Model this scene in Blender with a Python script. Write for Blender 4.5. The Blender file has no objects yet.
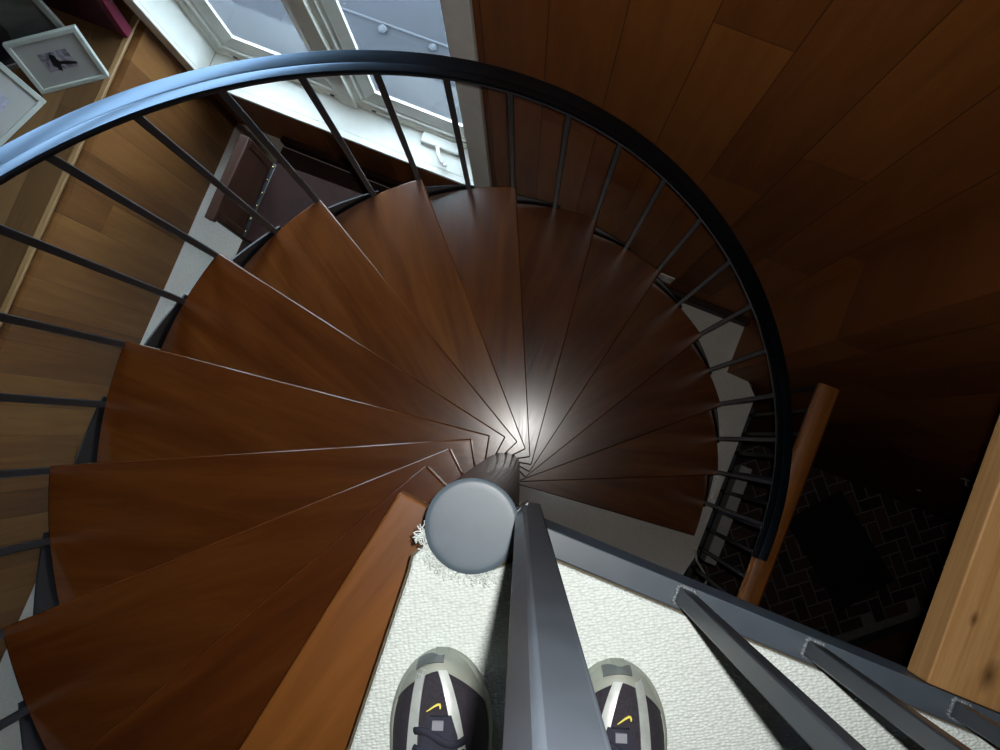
import bpy, bmesh, math, random
from mathutils import Vector, Matrix, noise as mnoise
random.seed(7)
PI = math.pi
scene = bpy.context.scene
COL = scene.collection

# ------------------------------------------------------------------ camera
FPX = 780.07
CAM = Vector((0.021783, 0.129967, 0.954109))
MV = Matrix(((0.926254, 0.376031, -0.025572), (0.373254, -0.924595, -0.076192), (-0.052294, 0.061029, -0.996765)))
cam_d = bpy.data.cameras.new('camera')
cam_d.sensor_width = 36.0
cam_d.lens = 36.0 * FPX / 1000.0
cam_d.clip_start = 0.01
cam_d.clip_end = 200
cam = bpy.data.objects.new('camera', cam_d)
COL.objects.link(cam)
rot = MV.transposed() @ Matrix(((1, 0, 0), (0, -1, 0), (0, 0, -1)))
cam.matrix_world = Matrix.Translation(CAM) @ rot.to_4x4()
scene.camera = cam

# ------------------------------------------------------------------ helpers
def link(name, bm, mat, parent=None, smooth=None, bevel=0.0, seg=2):
    me = bpy.data.meshes.new(name)
    bmesh.ops.recalc_face_normals(bm, faces=bm.faces[:])
    bm.to_mesh(me); bm.free()
    o = bpy.data.objects.new(name, me)
    COL.objects.link(o)
    if mat: me.materials.append(mat)
    if parent is not None: o.parent = parent
    if smooth is not None:
        for p in me.polygons: p.use_smooth = True
        if smooth < 3.1:
            me.set_sharp_from_angle(angle=smooth)
    if bevel:
        m = o.modifiers.new('bevel', 'BEVEL'); m.width = bevel; m.segments = seg; m.limit_method = 'ANGLE'; m.angle_limit = 0.6
        for p in me.polygons: p.use_smooth = True
        me.set_sharp_from_angle(angle=0.7)
    return o

def empty(name, loc=(0, 0, 0), rz=0):
    o = bpy.data.objects.new(name, None); COL.objects.link(o)
    o.empty_display_size = 0.1
    o.location = loc; o.rotation_euler = (0, 0, rz)
    return o

def tag(o, label=None, cat=None, group=None, kind=None):
    if label: o['label'] = label
    if cat: o['category'] = cat
    if group: o['group'] = group
    if kind: o['kind'] = kind
    return o

def struct(name, bm, mat, parent=None, **k):
    o = link(name, bm, mat, parent, **k)
    o['kind'] = 'structure'
    return o

def B(): return bmesh.new()

def box(bm, a, b, M=None):
    vs = []
    for z in (a[2], b[2]):
        for x, y in ((a[0], a[1]), (b[0], a[1]), (b[0], b[1]), (a[0], b[1])):
            v = Vector((x, y, z))
            vs.append(bm.verts.new(M @ v if M else v))
    for f in ((0, 3, 2, 1), (4, 5, 6, 7), (0, 1, 5, 4), (1, 2, 6, 5), (2, 3, 7, 6), (3, 0, 4, 7)):
        bm.faces.new([vs[i] for i in f])
    return bm

def prism(bm, pts, z0, z1, M=None):
    lo = [bm.verts.new((M @ Vector((x, y, z0))) if M else (x, y, z0)) for x, y in pts]
    hi = [bm.verts.new((M @ Vector((x, y, z1))) if M else (x, y, z1)) for x, y in pts]
    n = len(pts)
    bm.faces.new(lo[::-1]); bm.faces.new(hi)
    for i in range(n):
        j = (i + 1) % n
        bm.faces.new((lo[i], lo[j], hi[j], hi[i]))
    return bm

def sweep(bm, path, prof, closed=True, up=Vector((0, 0, 1)), caps=True):
    """profile (side, up) swept along path"""
    rings = []
    n = len(path)
    for i, p in enumerate(path):
        t = (path[min(i + 1, n - 1)] - path[max(i - 1, 0)]).normalized()
        s = t.cross(up)
        if s.length < 1e-5: s = Vector((1, 0, 0))
        s.normalize(); u = s.cross(t)
        rings.append([bm.verts.new(p + s * a + u * b) for a, b in prof])
    m = len(prof)
    for i in range(n - 1):
        for j in range(m):
            k = (j + 1) % m
            bm.faces.new((rings[i][j], rings[i][k], rings[i + 1][k], rings[i + 1][j]))
    if caps:
        bm.faces.new(rings[0][::-1]); bm.faces.new(rings[-1])
    return bm

def circ(r, n=10): return [(r * math.cos(2 * PI * i / n), r * math.sin(2 * PI * i / n)) for i in range(n)]

def tube(bm, pts, r, n=8):
    return sweep(bm, [Vector(p) for p in pts], circ(r, n))

def lathe(bm, prof, n=48, c=(0, 0)):
    rings = []
    for r, z in prof:
        if r < 1e-6: rings.append([bm.verts.new((c[0], c[1], z))])
        else: rings.append([bm.verts.new((c[0] + r * math.cos(2 * PI * i / n), c[1] + r * math.sin(2 * PI * i / n), z)) for i in range(n)])
    for a, b in zip(rings, rings[1:]):
        for i in range(n):
            j = (i + 1) % n
            if len(a) == 1: bm.faces.new((a[0], b[i], b[j]))
            elif len(b) == 1: bm.faces.new((a[i], a[j], b[0]))
            else: bm.faces.new((a[i], a[j], b[j], b[i]))
    return bm

# ------------------------------------------------------------------ materials
class NT:
    def __init__(s, name):
        s.m = bpy.data.materials.new(name); s.m.use_nodes = True
        s.t = s.m.node_tree; s.t.nodes.clear()
        s.out = s.n('ShaderNodeOutputMaterial'); s.b = s.n('ShaderNodeBsdfPrincipled')
        s.l(s.b.outputs[0], s.out.inputs[0])
    def n(s, t, **k):
        x = s.t.nodes.new(t)
        for a, v in k.items(): setattr(x, a, v)
        return x
    def l(s, a, b): s.t.links.new(a, b)
    def setv(s, inp, v):
        if hasattr(v, 'is_linked') or hasattr(v, 'links'): s.l(v, inp)
        else: inp.default_value = v
    def math(s, op, a, b=0.0, c=0.0):
        x = s.n('ShaderNodeMath', operation=op)
        s.setv(x.inputs[0], a); s.setv(x.inputs[1], b); s.setv(x.inputs[2], c)
        return x.outputs[0]
    def comb(s, x, y, z):
        c = s.n('ShaderNodeCombineXYZ')
        for i, v in enumerate((x, y, z)): s.setv(c.inputs[i], v)
        return c.outputs[0]
    def coords(s):
        tc = s.n('ShaderNodeTexCoord'); sp = s.n('ShaderNodeSeparateXYZ')
        s.l(tc.outputs['Object'], sp.inputs[0])
        return sp.outputs
    def noise(s, vec, scale, detail=4, rough=0.55, dist=0.0):
        x = s.n('ShaderNodeTexNoise')
        if vec is not None: s.l(vec, x.inputs['Vector'])
        x.inputs['Scale'].default_value = scale; x.inputs['Detail'].default_value = detail
        x.inputs['Roughness'].default_value = rough; x.inputs['Distortion'].default_value = dist
        return x.outputs[0]
    def ramp(s, f, stops):
        r = s.n('ShaderNodeValToRGB'); e = r.color_ramp.elements
        while len(e) < len(stops): e.new(0.5)
        for i, (p, c) in enumerate(stops): e[i].position = p; e[i].color = (*c, 1)
        s.l(f, r.inputs[0]); return r.outputs[0]
    def mix(s, f, a, b, mode='MIX'):
        x = s.n('ShaderNodeMix', data_type='RGBA', blend_type=mode)
        s.setv(x.inputs[0], f)
        for i, v in ((6, a), (7, b)):
            if isinstance(v, tuple): x.inputs[i].default_value = (*v, 1)
            else: s.l(v, x.inputs[i])
        return x.outputs[2]
    def bump(s, h, strength=0.3, dist=0.002):
        x = s.n('ShaderNodeBump'); x.inputs['Strength'].default_value = strength; x.inputs['Distance'].default_value = dist
        s.l(h, x.inputs['Height']); s.l(x.outputs[0], s.b.inputs['Normal'])
    def p(s, **k):
        names = dict(color='Base Color', rough='Roughness', metal='Metallic', spec='Specular IOR Level', coat='Coat Weight', coatr='Coat Roughness', sheen='Sheen Weight', sub='Subsurface Weight')
        for a, v in k.items():
            i = s.b.inputs[names[a]]
            if isinstance(v, tuple): i.default_value = (*v, 1)
            else: s.setv(i, v)
        return s.m

def paint(name, col, rough=0.4, metal=0.0, var=0.12, scale=18, bump=0.0, coat=0.0, bscale=220, spec=0.5):
    k = NT(name)
    tc = k.n('ShaderNodeTexCoord')
    f = k.noise(tc.outputs['Object'], scale, 5)
    c = k.ramp(f, [(0.3, tuple(x * (1 - var) for x in col)), (0.7, tuple(min(1, x * (1 + var)) for x in col))])
    r = k.math('MULTIPLY_ADD', f, 0.15, rough - 0.07)
    k.p(color=c, rough=r, metal=metal, coat=coat, spec=spec)
    if bump: k.bump(k.noise(tc.outputs['Object'], bscale, 3), bump, 0.001)
    return k.m

KNOTS = ((0.586, 0.315, 0.009), (0.602, 0.13, 0.006), (0.64, 0.075, 0.012), (0.72, 0.4, 0.012))
def wood(name, dark, mid, light, axis='X', rough=0.3, coat=0.0, grain=1.0, rand=True, bump=0.08, spec=0.5, knots=False, fine=0.28):
    """grain runs along `axis` of the object"""
    k = NT(name); x, y, z = k.coords()
    o = {'X': (x, y, z), 'Y': (y, x, z), 'Z': (z, x, y)}[axis]
    off = k.n('ShaderNodeObjectInfo').outputs['Random']
    ox = k.math('MULTIPLY_ADD', off, 37.0 if rand else 0.0, o[0])
    oy = k.math('MULTIPLY_ADD', off, 11.0 if rand else 0.0, o[1])
    v1 = k.comb(k.math('MULTIPLY', ox, 1.3), k.math('MULTIPLY', oy, 14 * grain), k.math('MULTIPLY', o[2], 14 * grain))
    f1 = k.noise(v1, 1.6, 6, 0.6, 0.5)
    v2 = k.comb(k.math('MULTIPLY', ox, 5), k.math('MULTIPLY', oy, 160 * grain), k.math('MULTIPLY', o[2], 160 * grain))
    f2 = k.noise(v2, 1.0, 3, 0.6)
    f = k.math('MULTIPLY_ADD', f2, fine, k.math('MULTIPLY_ADD', f1, 0.78, 0.14 - fine * .5))
    if rand: f = k.math('ADD', f, k.math('MULTIPLY_ADD', off, 0.22, -0.11))
    c = k.ramp(f, [(0.3, dark), (0.52, mid), (0.75, light)])
    if knots:
        kk = 1.0
        for kx, ky, kr in KNOTS:
            dx = k.math('DIVIDE', k.math('SUBTRACT', x, kx), kr); dy = k.math('DIVIDE', k.math('SUBTRACT', y, ky), kr * 1.9)
            dd = k.math('SQRT', k.math('ADD', k.math('MULTIPLY', dx, dx), k.math('MULTIPLY', dy, dy)))
            kk = k.math('MINIMUM', kk, k.math('MULTIPLY_ADD', f2, 0.4, k.math('SUBTRACT', dd, 0.25)))
        kk = k.math('MAXIMUM', kk, 0.0)
        c = k.mix(kk, tuple(d * 0.5 for d in dark), c)
    k.p(color=c, rough=k.math('MULTIPLY_ADD', f2, 0.12, rough - 0.06), coat=coat, spec=spec)
    k.b.inputs['Coat Roughness'].default_value = 0.15
    if bump: k.bump(f2, bump, 0.001)
    return k.m

def planks(name, u, v, w, ln, stops, rough=0.45, seam=0.012, seam_dark=0.25, ends=True, uoff=0.0):
    """boards side by side along axis u, running along axis v"""
    k = NT(name); c3 = dict(zip('XYZ', k.coords()))
    U = k.math('DIVIDE', k.math('ADD', c3[u], uoff), w)
    idu = k.math('FLOOR', U); fu = k.math('FRACT', U)
    wn = k.n('ShaderNodeTexWhiteNoise', noise_dimensions='1D'); k.l(k.math('ADD', idu, 31.7), wn.inputs['W'])
    r1 = wn.outputs['Value']
    V = k.math('ADD', k.math('DIVIDE', c3[v], ln), k.math('MULTIPLY', r1, 9.0))
    idv = k.math('FLOOR', V); fv = k.math('FRACT', V)
    w2 = k.n('ShaderNodeTexWhiteNoise', noise_dimensions='2D'); k.l(k.comb(idu, idv, 0.0), w2.inputs['Vector'])
    r2 = w2.outputs['Value']
    vec = k.comb(k.math('MULTIPLY_ADD', c3[u], 13.0, k.math('MULTIPLY', r2, 50)), k.math('MULTIPLY_ADD', c3[v], 1.0, k.math('MULTIPLY', r2, 31)), 0.0)
    g1 = k.noise(vec, 1.5, 6, 0.6, 0.8)
    vec2 = k.comb(k.math('MULTIPLY_ADD', c3[u], 140.0, k.math('MULTIPLY', r2, 50)), k.math('MULTIPLY', c3[v], 4.0), 0.0)
    g2 = k.noise(vec2, 1.0, 3, 0.6)
    f = k.math('ADD', k.math('MULTIPLY_ADD', g1, 0.5, k.math('MULTIPLY', g2, 0.2)), k.math('MULTIPLY_ADD', r2, 0.34, -0.02))
    col = k.ramp(f, stops)
    du = k.math('MINIMUM', fu, k.math('SUBTRACT', 1.0, fu))
    mu = k.math('SMOOTH_MIN', k.math('DIVIDE', du, seam), 1.0, 0.2)
    if ends:
        dv = k.math('MULTIPLY', k.math('MINIMUM', fv, k.math('SUBTRACT', 1.0, fv)), ln / w)
        mu = k.math('MINIMUM', mu, k.math('SMOOTH_MIN', k.math('DIVIDE', dv, seam), 1.0, 0.2))
    c = k.mix(k.math('MULTIPLY_ADD', mu, 1 - seam_dark, seam_dark), (0.003, 0.0015, 0.001), col)
    k.p(color=c, rough=k.math('MULTIPLY_ADD', g2, 0.2, rough - 0.1), spec=0.3)
    k.bump(k.math('ADD', mu, k.math('MULTIPLY', g2, 0.12)), 0.5, 0.002)
    return k.m

def carpet_mat(name, col, scale, strength=0.8, cd=0.78):
    k = NT(name); x, y, z = k.coords()
    # looped pile in slightly wavering rows
    vo = k.n('ShaderNodeTexVoronoi'); vo.inputs['Scale'].default_value = scale
    a = math.radians(28)
    rx = k.math('ADD', k.math('MULTIPLY', x, math.cos(a)), k.math('MULTIPLY', y, math.sin(a)))
    ry = k.math('SUBTRACT', k.math('MULTIPLY', y, math.cos(a)), k.math('MULTIPLY', x, math.sin(a)))
    k.l(k.comb(k.math('MULTIPLY', rx, 0.6), ry, z), vo.inputs['Vector'])
    vo.inputs['Randomness'].default_value = 0.55
    d = vo.outputs[0]
    n2 = k.noise(k.comb(x, y, z), scale * 3, 3)
    big = k.noise(k.comb(x, y, z), 6, 3)
    f = k.math('MULTIPLY_ADD', n2, 0.25, k.math('SUBTRACT', 0.85, d))
    c = k.ramp(f, [(0.15, tuple(q * cd for q in col)), (0.6, col), (0.9, tuple(min(1, q * 1.08) for q in col))])
    c = k.mix(k.math('MULTIPLY', big, 0.25), c, tuple(q * 0.75 for q in col))
    k.p(color=c, rough=0.95, spec=0.1, sheen=0.2)
    k.bump(f, strength, 0.004)
    return k.m

M_TREAD = wood('tread_wood', (0.048, 0.012, 0.0024), (0.080, 0.0215, 0.0042), (0.12, 0.038, 0.008), 'X', rough=0.21, coat=0.0, bump=0.0, spec=0.5, fine=0.07, grain=0.7)
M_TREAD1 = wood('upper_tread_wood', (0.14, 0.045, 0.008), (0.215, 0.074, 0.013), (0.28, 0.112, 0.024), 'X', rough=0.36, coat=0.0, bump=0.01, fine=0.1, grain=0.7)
M_STEEL = paint('slate_paint', (0.014, 0.0165, 0.022), rough=0.42, var=0.08, bump=0.05)
M_CAP = paint('cap_paint', (0.072, 0.099, 0.122), rough=0.42, var=0.1, scale=30, bump=0.04)
M_GUARD = paint('guard_paint', (0.029, 0.035, 0.043), rough=0.36, var=0.1, bump=0.04)
M_BAR = paint('edge_bar_paint', (0.052, 0.067, 0.084), rough=0.38, var=0.1, bump=0.06)
M_WELD = paint('weld', (0.12, 0.135, 0.15), rough=0.3, var=0.4, scale=160, bump=0.8, bscale=300)
M_RAIL = paint('rail_paint', (0.062, 0.09, 0.13), rough=0.34, metal=1.0, var=0.02, scale=4)
M_COLUMN = paint('column_paint', (0.022, 0.021, 0.022), rough=0.3, var=0.1, coat=0.2)
M_CARPET = carpet_mat('loop_carpet', (0.73, 0.79, 0.755), 300, 0.6)
M_CARPET2 = carpet_mat('beige_carpet', (0.60, 0.57, 0.51), 260, 0.25)
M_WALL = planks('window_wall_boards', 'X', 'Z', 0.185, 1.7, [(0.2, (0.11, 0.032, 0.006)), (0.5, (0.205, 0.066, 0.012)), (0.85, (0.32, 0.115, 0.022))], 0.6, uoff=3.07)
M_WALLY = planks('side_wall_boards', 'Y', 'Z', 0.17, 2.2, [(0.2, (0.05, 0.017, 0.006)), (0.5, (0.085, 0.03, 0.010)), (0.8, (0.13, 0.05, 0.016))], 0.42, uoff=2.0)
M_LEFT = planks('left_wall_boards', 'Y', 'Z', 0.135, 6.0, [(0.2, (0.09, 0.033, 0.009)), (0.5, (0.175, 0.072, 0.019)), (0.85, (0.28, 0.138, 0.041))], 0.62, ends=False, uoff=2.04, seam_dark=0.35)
M_LEDGE = planks('ledge_boards', 'X', 'Y', 0.15, 1.6, [(0.2, (0.075, 0.036, 0.014)), (0.5, (0.13, 0.068, 0.027)), (0.85, (0.2, 0.115, 0.05))], 0.4, uoff=2.0, seam_dark=0.4)
M_NOSE = wood('ledge_nosing_wood', (0.19, 0.105, 0.042), (0.27, 0.16, 0.068), (0.34, 0.22, 0.1), 'Y', rough=0.4)
M_PINE = wood('pine', (0.16, 0.075, 0.022), (0.27, 0.14, 0.048), (0.37, 0.215, 0.088), 'Y', rough=0.6, rand=False, grain=1.3, bump=0.35, spec=0.3, knots=True)
M_OAK = wood('orange_handrail_wood', (0.19, 0.06, 0.012), (0.3, 0.105, 0.02), (0.4, 0.16, 0.035), 'Y', rough=0.35, coat=0.2)
M_DARKWOOD = wood('dark_furniture_wood', (0.010, 0.003, 0.0018), (0.022, 0.0068, 0.0036), (0.042, 0.016, 0.009), 'Y', rough=0.5, spec=0.25)
M_LEATHER = paint('maroon_leather', (0.018, 0.006, 0.0045), rough=0.65, var=0.25, scale=12, bump=0.3, spec=0.15)
M_BLACKLEATHER = paint('black_trim_leather', (0.012, 0.012, 0.014), rough=0.4, bump=0.2)
M_BRASS = paint('brass', (0.75, 0.55, 0.22), rough=0.25, metal=1.0)
M_WHITE = paint('white_window_paint', (0.72, 0.73, 0.68), rough=0.45, var=0.04)
M_WHITE2 = paint('cream_window_paint', (0.8, 0.79, 0.72), rough=0.5, var=0.05)
M_DARKMETAL = paint('dark_latch_metal', (0.03, 0.035, 0.04), rough=0.4)
M_FRAMEW = paint('white_frame_paint', (0.42, 0.45, 0.41), rough=0.45, var=0.05)
M_MAT = paint('mount_board', (0.36, 0.355, 0.335), rough=0.8, var=0.03)
M_FRAMEG = paint('grey_frame_paint', (0.22, 0.22, 0.2), rough=0.5, var=0.1)
M_RUG = paint('dark_rug', (0.03, 0.012, 0.009), rough=0.95, var=0.35, scale=60, bump=0.6)
M_SOCKET = paint('outlet_plastic', (0.72, 0.7, 0.68), rough=0.4, var=0.03)
M_PALE = paint('pale_trim_paint', (0.3, 0.29, 0.28), rough=0.7, var=0.1)
M_CABLE = paint('pale_cable', (0.5, 0.47, 0.42), rough=0.5)
M_MATB = paint('door_mat_rubber', (0.008, 0.008, 0.009), rough=0.9, var=0.6, scale=70, bump=0.5)
M_SLAB = paint('landing_underside', (0.06, 0.035, 0.02), rough=0.7, var=0.3)
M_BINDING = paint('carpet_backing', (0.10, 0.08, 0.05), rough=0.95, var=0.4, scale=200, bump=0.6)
M_CEIL = paint('ceiling_boards', (0.2, 0.13, 0.08), rough=0.7, var=0.15)

def brick_mat():
    k = NT('herringbone_brick')
    geo = k.n('ShaderNodeNewGeometry')
    r = geo.outputs['Random Per Island']
    tc = k.n('ShaderNodeTexCoord')
    n = k.noise(tc.outputs['Object'], 40, 4)
    f = k.math('MULTIPLY_ADD', n, 0.4, k.math('MULTIPLY', r, 0.7))
    c = k.ramp(f, [(0.15, (0.02, 0.01, 0.009)), (0.5, (0.05, 0.02, 0.015)), (0.85, (0.085, 0.033, 0.022))])
    k.p(color=c, rough=0.7); k.bump(n, 0.4, 0.003)
    return k.m
M_BRICK = brick_mat()
M_MORTAR = paint('mortar', (0.22, 0.21, 0.2), rough=0.95, var=0.2, bump=0.4)
M_LOWBOARDS = planks('lower_floor_boards', 'Y', 'X', 0.14, 1.4, [(0.2, (0.06, 0.024, 0.012)), (0.5, (0.1, 0.042, 0.02)), (0.85, (0.15, 0.07, 0.035))], 0.4)

def glass_mat(nm='window_glass', tint=(0.9, 0.94, 0.95, 1)):
    k = NT(nm); k.t.nodes.remove(k.b)
    tr = k.n('ShaderNodeBsdfTransparent'); gl = k.n('ShaderNodeBsdfGlossy'); mx = k.n('ShaderNodeMixShader')
    tr.inputs[0].default_value = tint; gl.inputs['Roughness'].default_value = 0.02
    fr = k.n('ShaderNodeFresnel'); ge = k.n('ShaderNodeNewGeometry')
    k.l(k.math('MULTIPLY_ADD', ge.outputs['Backfacing'], 1 / 1.45 - 1.45, 1.45), fr.inputs[0])
    k.l(fr.outputs[0], mx.inputs[0]); k.l(tr.outputs[0], mx.inputs[1]); k.l(gl.outputs[0], mx.inputs[2])
    k.l(mx.outputs[0], k.out.inputs[0])
    return k.m
M_GLASS = glass_mat()
M_SNOW = paint('outside_ground', (0.018, 0.021, 0.027), rough=0.95, var=0.2, scale=0.8)
M_OUTPALE = paint('outside_pale', (0.045, 0.052, 0.062), rough=0.9, var=0.1)

# ------------------------------------------------------------------ staircase numbers
H = 0.19; R = 0.9762; DA = 0.3170153; T0 = 4.7512065; RI = 0.1106; PH = -1.17278
CX, CY = 0.0094, 0.0072; CR = 0.0565
ZF = -16 * H          # carpeted storey below
ZB = -5.83            # brick storey below that
YW = 1.10             # window wall
YJ = 0.82             # wall beyond the jog
XJ = 0.88
XL = -1.99            # panelled half wall
ZL = -1.99            # ledge top
ZT = 3.0
def ang(k): return T0 - k * DA

# ------------------------------------------------------------------ setting
# window opening
WX0, WX1, WZ0, WZ1 = -1.92, -0.585, -2.455, 0.45
bm = B(); Y0, Y1 = YW, YW + 0.22
box(bm, (-2.8, Y0, ZF - 0.3), (WX0 - 0.02, Y1, ZT)); box(bm, (WX1 + 0.02, Y0, ZF - 0.3), (XJ, Y1, ZT))
box(bm, (WX0 - 0.02, Y0, ZF - 0.3), (WX1 + 0.02, Y1, WZ0 - 0.021)); box(bm, (WX0 - 0.02, Y0, WZ1 + 0.02), (WX1 + 0.02, Y1, ZT))
struct('wall_window', bm, M_WALL)
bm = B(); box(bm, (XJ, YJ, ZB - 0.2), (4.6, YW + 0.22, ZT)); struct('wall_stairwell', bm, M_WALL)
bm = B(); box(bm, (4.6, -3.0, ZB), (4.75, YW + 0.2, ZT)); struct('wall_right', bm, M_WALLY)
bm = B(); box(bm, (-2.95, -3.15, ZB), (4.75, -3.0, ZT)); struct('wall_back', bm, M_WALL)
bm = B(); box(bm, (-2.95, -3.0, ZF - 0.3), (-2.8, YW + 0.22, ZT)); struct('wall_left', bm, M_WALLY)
bm = B(); box(bm, (0.75, -3.0, ZB - 0.2), (0.9, YW, ZF - 0.3)); struct('wall_lower', bm, M_WALLY)
# half wall with ledge
bm = B(); box(bm, (XL - 0.05, -3.0, ZF), (XL, YW, ZL - 0.05)); struct('wall_half', bm, M_LEFT)
bm = B(); box(bm, (-2.8, -3.0, ZL - 0.035), (XL - 0.025, YW, ZL)); struct('trim_ledge', bm, M_LEDGE)
bm = B(); box(bm, (XL - 0.034, -3.0, ZL - 0.012), (XL - 0.009, YW, ZL + 0.003)); struct('trim_nosing', bm, M_NOSE, bevel=0.003)
bm = B(); box(bm, (-2.95, -3.15, ZT), (4.75, YW + 0.22, ZT + 0.15)); struct('ceiling', bm, M_CEIL)
# carpeted storey
bm = B()
prism(bm, [(-2.8, -3.0), (1.035, -3.0), (1.035, -0.242), (1.061, -0.114), (1.061, 0.517), (1.057, 0.756), (1.0, 0.816), (0.905, 0.82), (XJ, 0.82), (XJ, YW), (-2.8, YW)], ZF - 0.03, ZF)
struct('floor', bm, M_CARPET2)
bm = B(); box(bm, (-2.8, -3.0, ZF - 0.3), (1.03, 0.815, ZF - 0.03)); struct('floor_joists', bm, M_SLAB)
bm = B(); box(bm, (-1.7, YW - 0.03, ZF), (0.88, YW, ZF + 0.09)); struct('baseboard_window', bm, M_DARKWOOD, bevel=0.004)
# lower storey: mortar bed, herringbone bricks laid at 40 degrees, boards beyond a dark threshold
bm = B(); box(bm, (0.9, -3.0, ZB - 0.1), (4.6, YJ, ZB - 0.003)); struct('floor_mortar', bm, M_MORTAR)
bm = B(); a = math.radians(40); ca, sa = math.cos(a), math.sin(a); w = 0.1
def brk(x0, y0, x1, y1):
    g = 0.005
    x0, y0, x1, y1 = x0 * w + g, y0 * w + g, x1 * w - g, y1 * w - g
    P = [(x * ca - y * sa + 2.9, x * sa + y * ca - 0.1) for x, y in ((x0, y0), (x1, y0), (x1, y1), (x0, y1))]
    if all(1.2 < p[0] < 4.59 and -2.0 < p[1] < YJ + 0.3 and (p[0] - 3.17) * .66 - (p[1] + .53) * .75 < -.005 for p in P): prism(bm, P, ZB - 0.03, ZB)
for i in range(-30, 31):
    for j in range(-30, 31):
        s = (i - j) % 4
        if s == 0: brk(i, j, i + 2, j + 1)
        elif s == 2: brk(i, j - 1, i + 1, j + 1)
struct('floor_brick', bm, M_BRICK)
bm = B(); prism(bm, [(1.2, -2.27), (4.6, .733), (4.6, -3.0), (1.2, -3.0)], ZB - 0.02, ZB + 0.004); struct('floor_boards', bm, M_LOWBOARDS)
# dark threshold between brick and boards, running askew
tm = Matrix.Translation((3.17, -.53, ZB)) @ Matrix.Rotation(math.atan2(.66, .75), 4, 'Z')
bm = B(); box(bm, (-1.8, -.03, 0.004), (1.75, .035, 0.022), tm); struct('trim_threshold', bm, M_DARKMETAL, bevel=0.004)
bm = B(); box(bm, (1.16, -0.12, ZF - 0.28), (1.222, 0.42, ZF - 0.16)); struct('trim_stairwell', bm, M_PALE, bevel=0.004)
# outside ground
bm = B(); box(bm, (-30, YW + 0.3, -6.6), (30, 50, -6.5)); struct('ground_outside', bm, M_SNOW)

# ------------------------------------------------------------------ landing
import math as _m
def arc(cx, cy, r, a0, a1, n): return [(cx + r * math.cos(a0 + (a1 - a0) * i / n), cy + r * math.sin(a0 + (a1 - a0) * i / n)) for i in range(n + 1)]
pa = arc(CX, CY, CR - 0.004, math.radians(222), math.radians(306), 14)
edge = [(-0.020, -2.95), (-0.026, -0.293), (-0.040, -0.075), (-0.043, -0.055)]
poly = edge + pa + [(0.050, -0.036), (0.066, -0.022), (0.09, 0.004), (1.5, 0.006), (1.5, -2.95)]  # torn back by the post; dark backing here also stands in for shadow
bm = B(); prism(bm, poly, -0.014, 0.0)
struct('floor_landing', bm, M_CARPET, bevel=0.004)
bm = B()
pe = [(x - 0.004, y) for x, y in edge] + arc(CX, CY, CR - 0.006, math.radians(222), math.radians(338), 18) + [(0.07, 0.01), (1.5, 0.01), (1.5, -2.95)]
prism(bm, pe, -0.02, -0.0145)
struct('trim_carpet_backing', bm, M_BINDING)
bm = B(); prism(bm, [(x + 0.002, y) for x, y in edge] + [(0.07, -0.05), (0.07, 0.006), (1.5, 0.006), (1.5, -2.95)], -0.17, -0.0205)
struct('floor_landing_slab', bm, M_SLAB)
# frayed carpet tufts where the carpet meets the column
bm = B()
for i in range(150):
    c0, sp = random.choice(((212, 5), (244, 9), (244, 9), (252, 12), (260, 14), (235, 8), (300, 9), (312, 7), (270, 40)))
    t = math.radians(random.gauss(c0, sp * .6)); r0 = CR + random.uniform(0.0012, 0.004)
    out = Vector((math.cos(t), math.sin(t), 0))
    pts = [Vector((CX, CY, 0.0015)) + out * r0]
    d = (out * .7 + Vector((random.uniform(-1, 1), random.uniform(-1, 1), random.uniform(0.1, 0.9)))).normalized()
    for s_ in range(6):
        d = (d + Vector((random.uniform(-.7, .7), random.uniform(-.7, .7), random.uniform(-.6, .35)))).normalized()
        q = pts[-1] + d * 0.0028
        rad = math.hypot(q.x - CX, q.y - CY)
        if rad < CR + .0012: q = Vector((CX + (q.x - CX) / rad * (CR + .0012), CY + (q.y - CY) / rad * (CR + .0012), q.z))
        q.z = min(max(q.z, 0.0012), .012); pts.append(q)
    tube(bm, pts, random.uniform(.0006, .0010), 5)
o = link('carpet_fray', bm, M_CARPET, smooth=3.2)
tag(o, 'loose frayed carpet threads curling around the round column cap', 'carpet fibres', kind='stuff')

# ------------------------------------------------------------------ spiral staircase
stair = empty('spiral_staircase', (CX, CY, ZF))
tag(stair, 'spiral staircase of glossy dark wood treads around a round steel column', 'staircase')
def par(o, root):
    o.parent = root; o.matrix_parent_inverse = Matrix.Translation(-Vector(root.location)) if root.rotation_euler.z == 0 else root.matrix_basis.inverted()
    return o
bm = B(); lathe(bm, [(0.0, ZF), (CR, ZF), (CR, 0.004), (CR - 0.002, 0.006), (0, 0.006)], 64, (CX, CY))
column = par(link('column', bm, M_COLUMN, smooth=0.6), stair)
bm = B(); lathe(bm, [(0.0, 0.0062), (CR + 0.0005, 0.0062), (CR + 0.0005, 0.0095), (CR - 0.0025, 0.0112), (CR - 0.006, 0.0115), (CR - 0.012, 0.0115), (0, 0.0115)], 64, (CX, CY))
cap = par(link('cap', bm, M_CAP, smooth=0.6), stair); cap['label'] = 'pale blue grey column cap'

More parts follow.
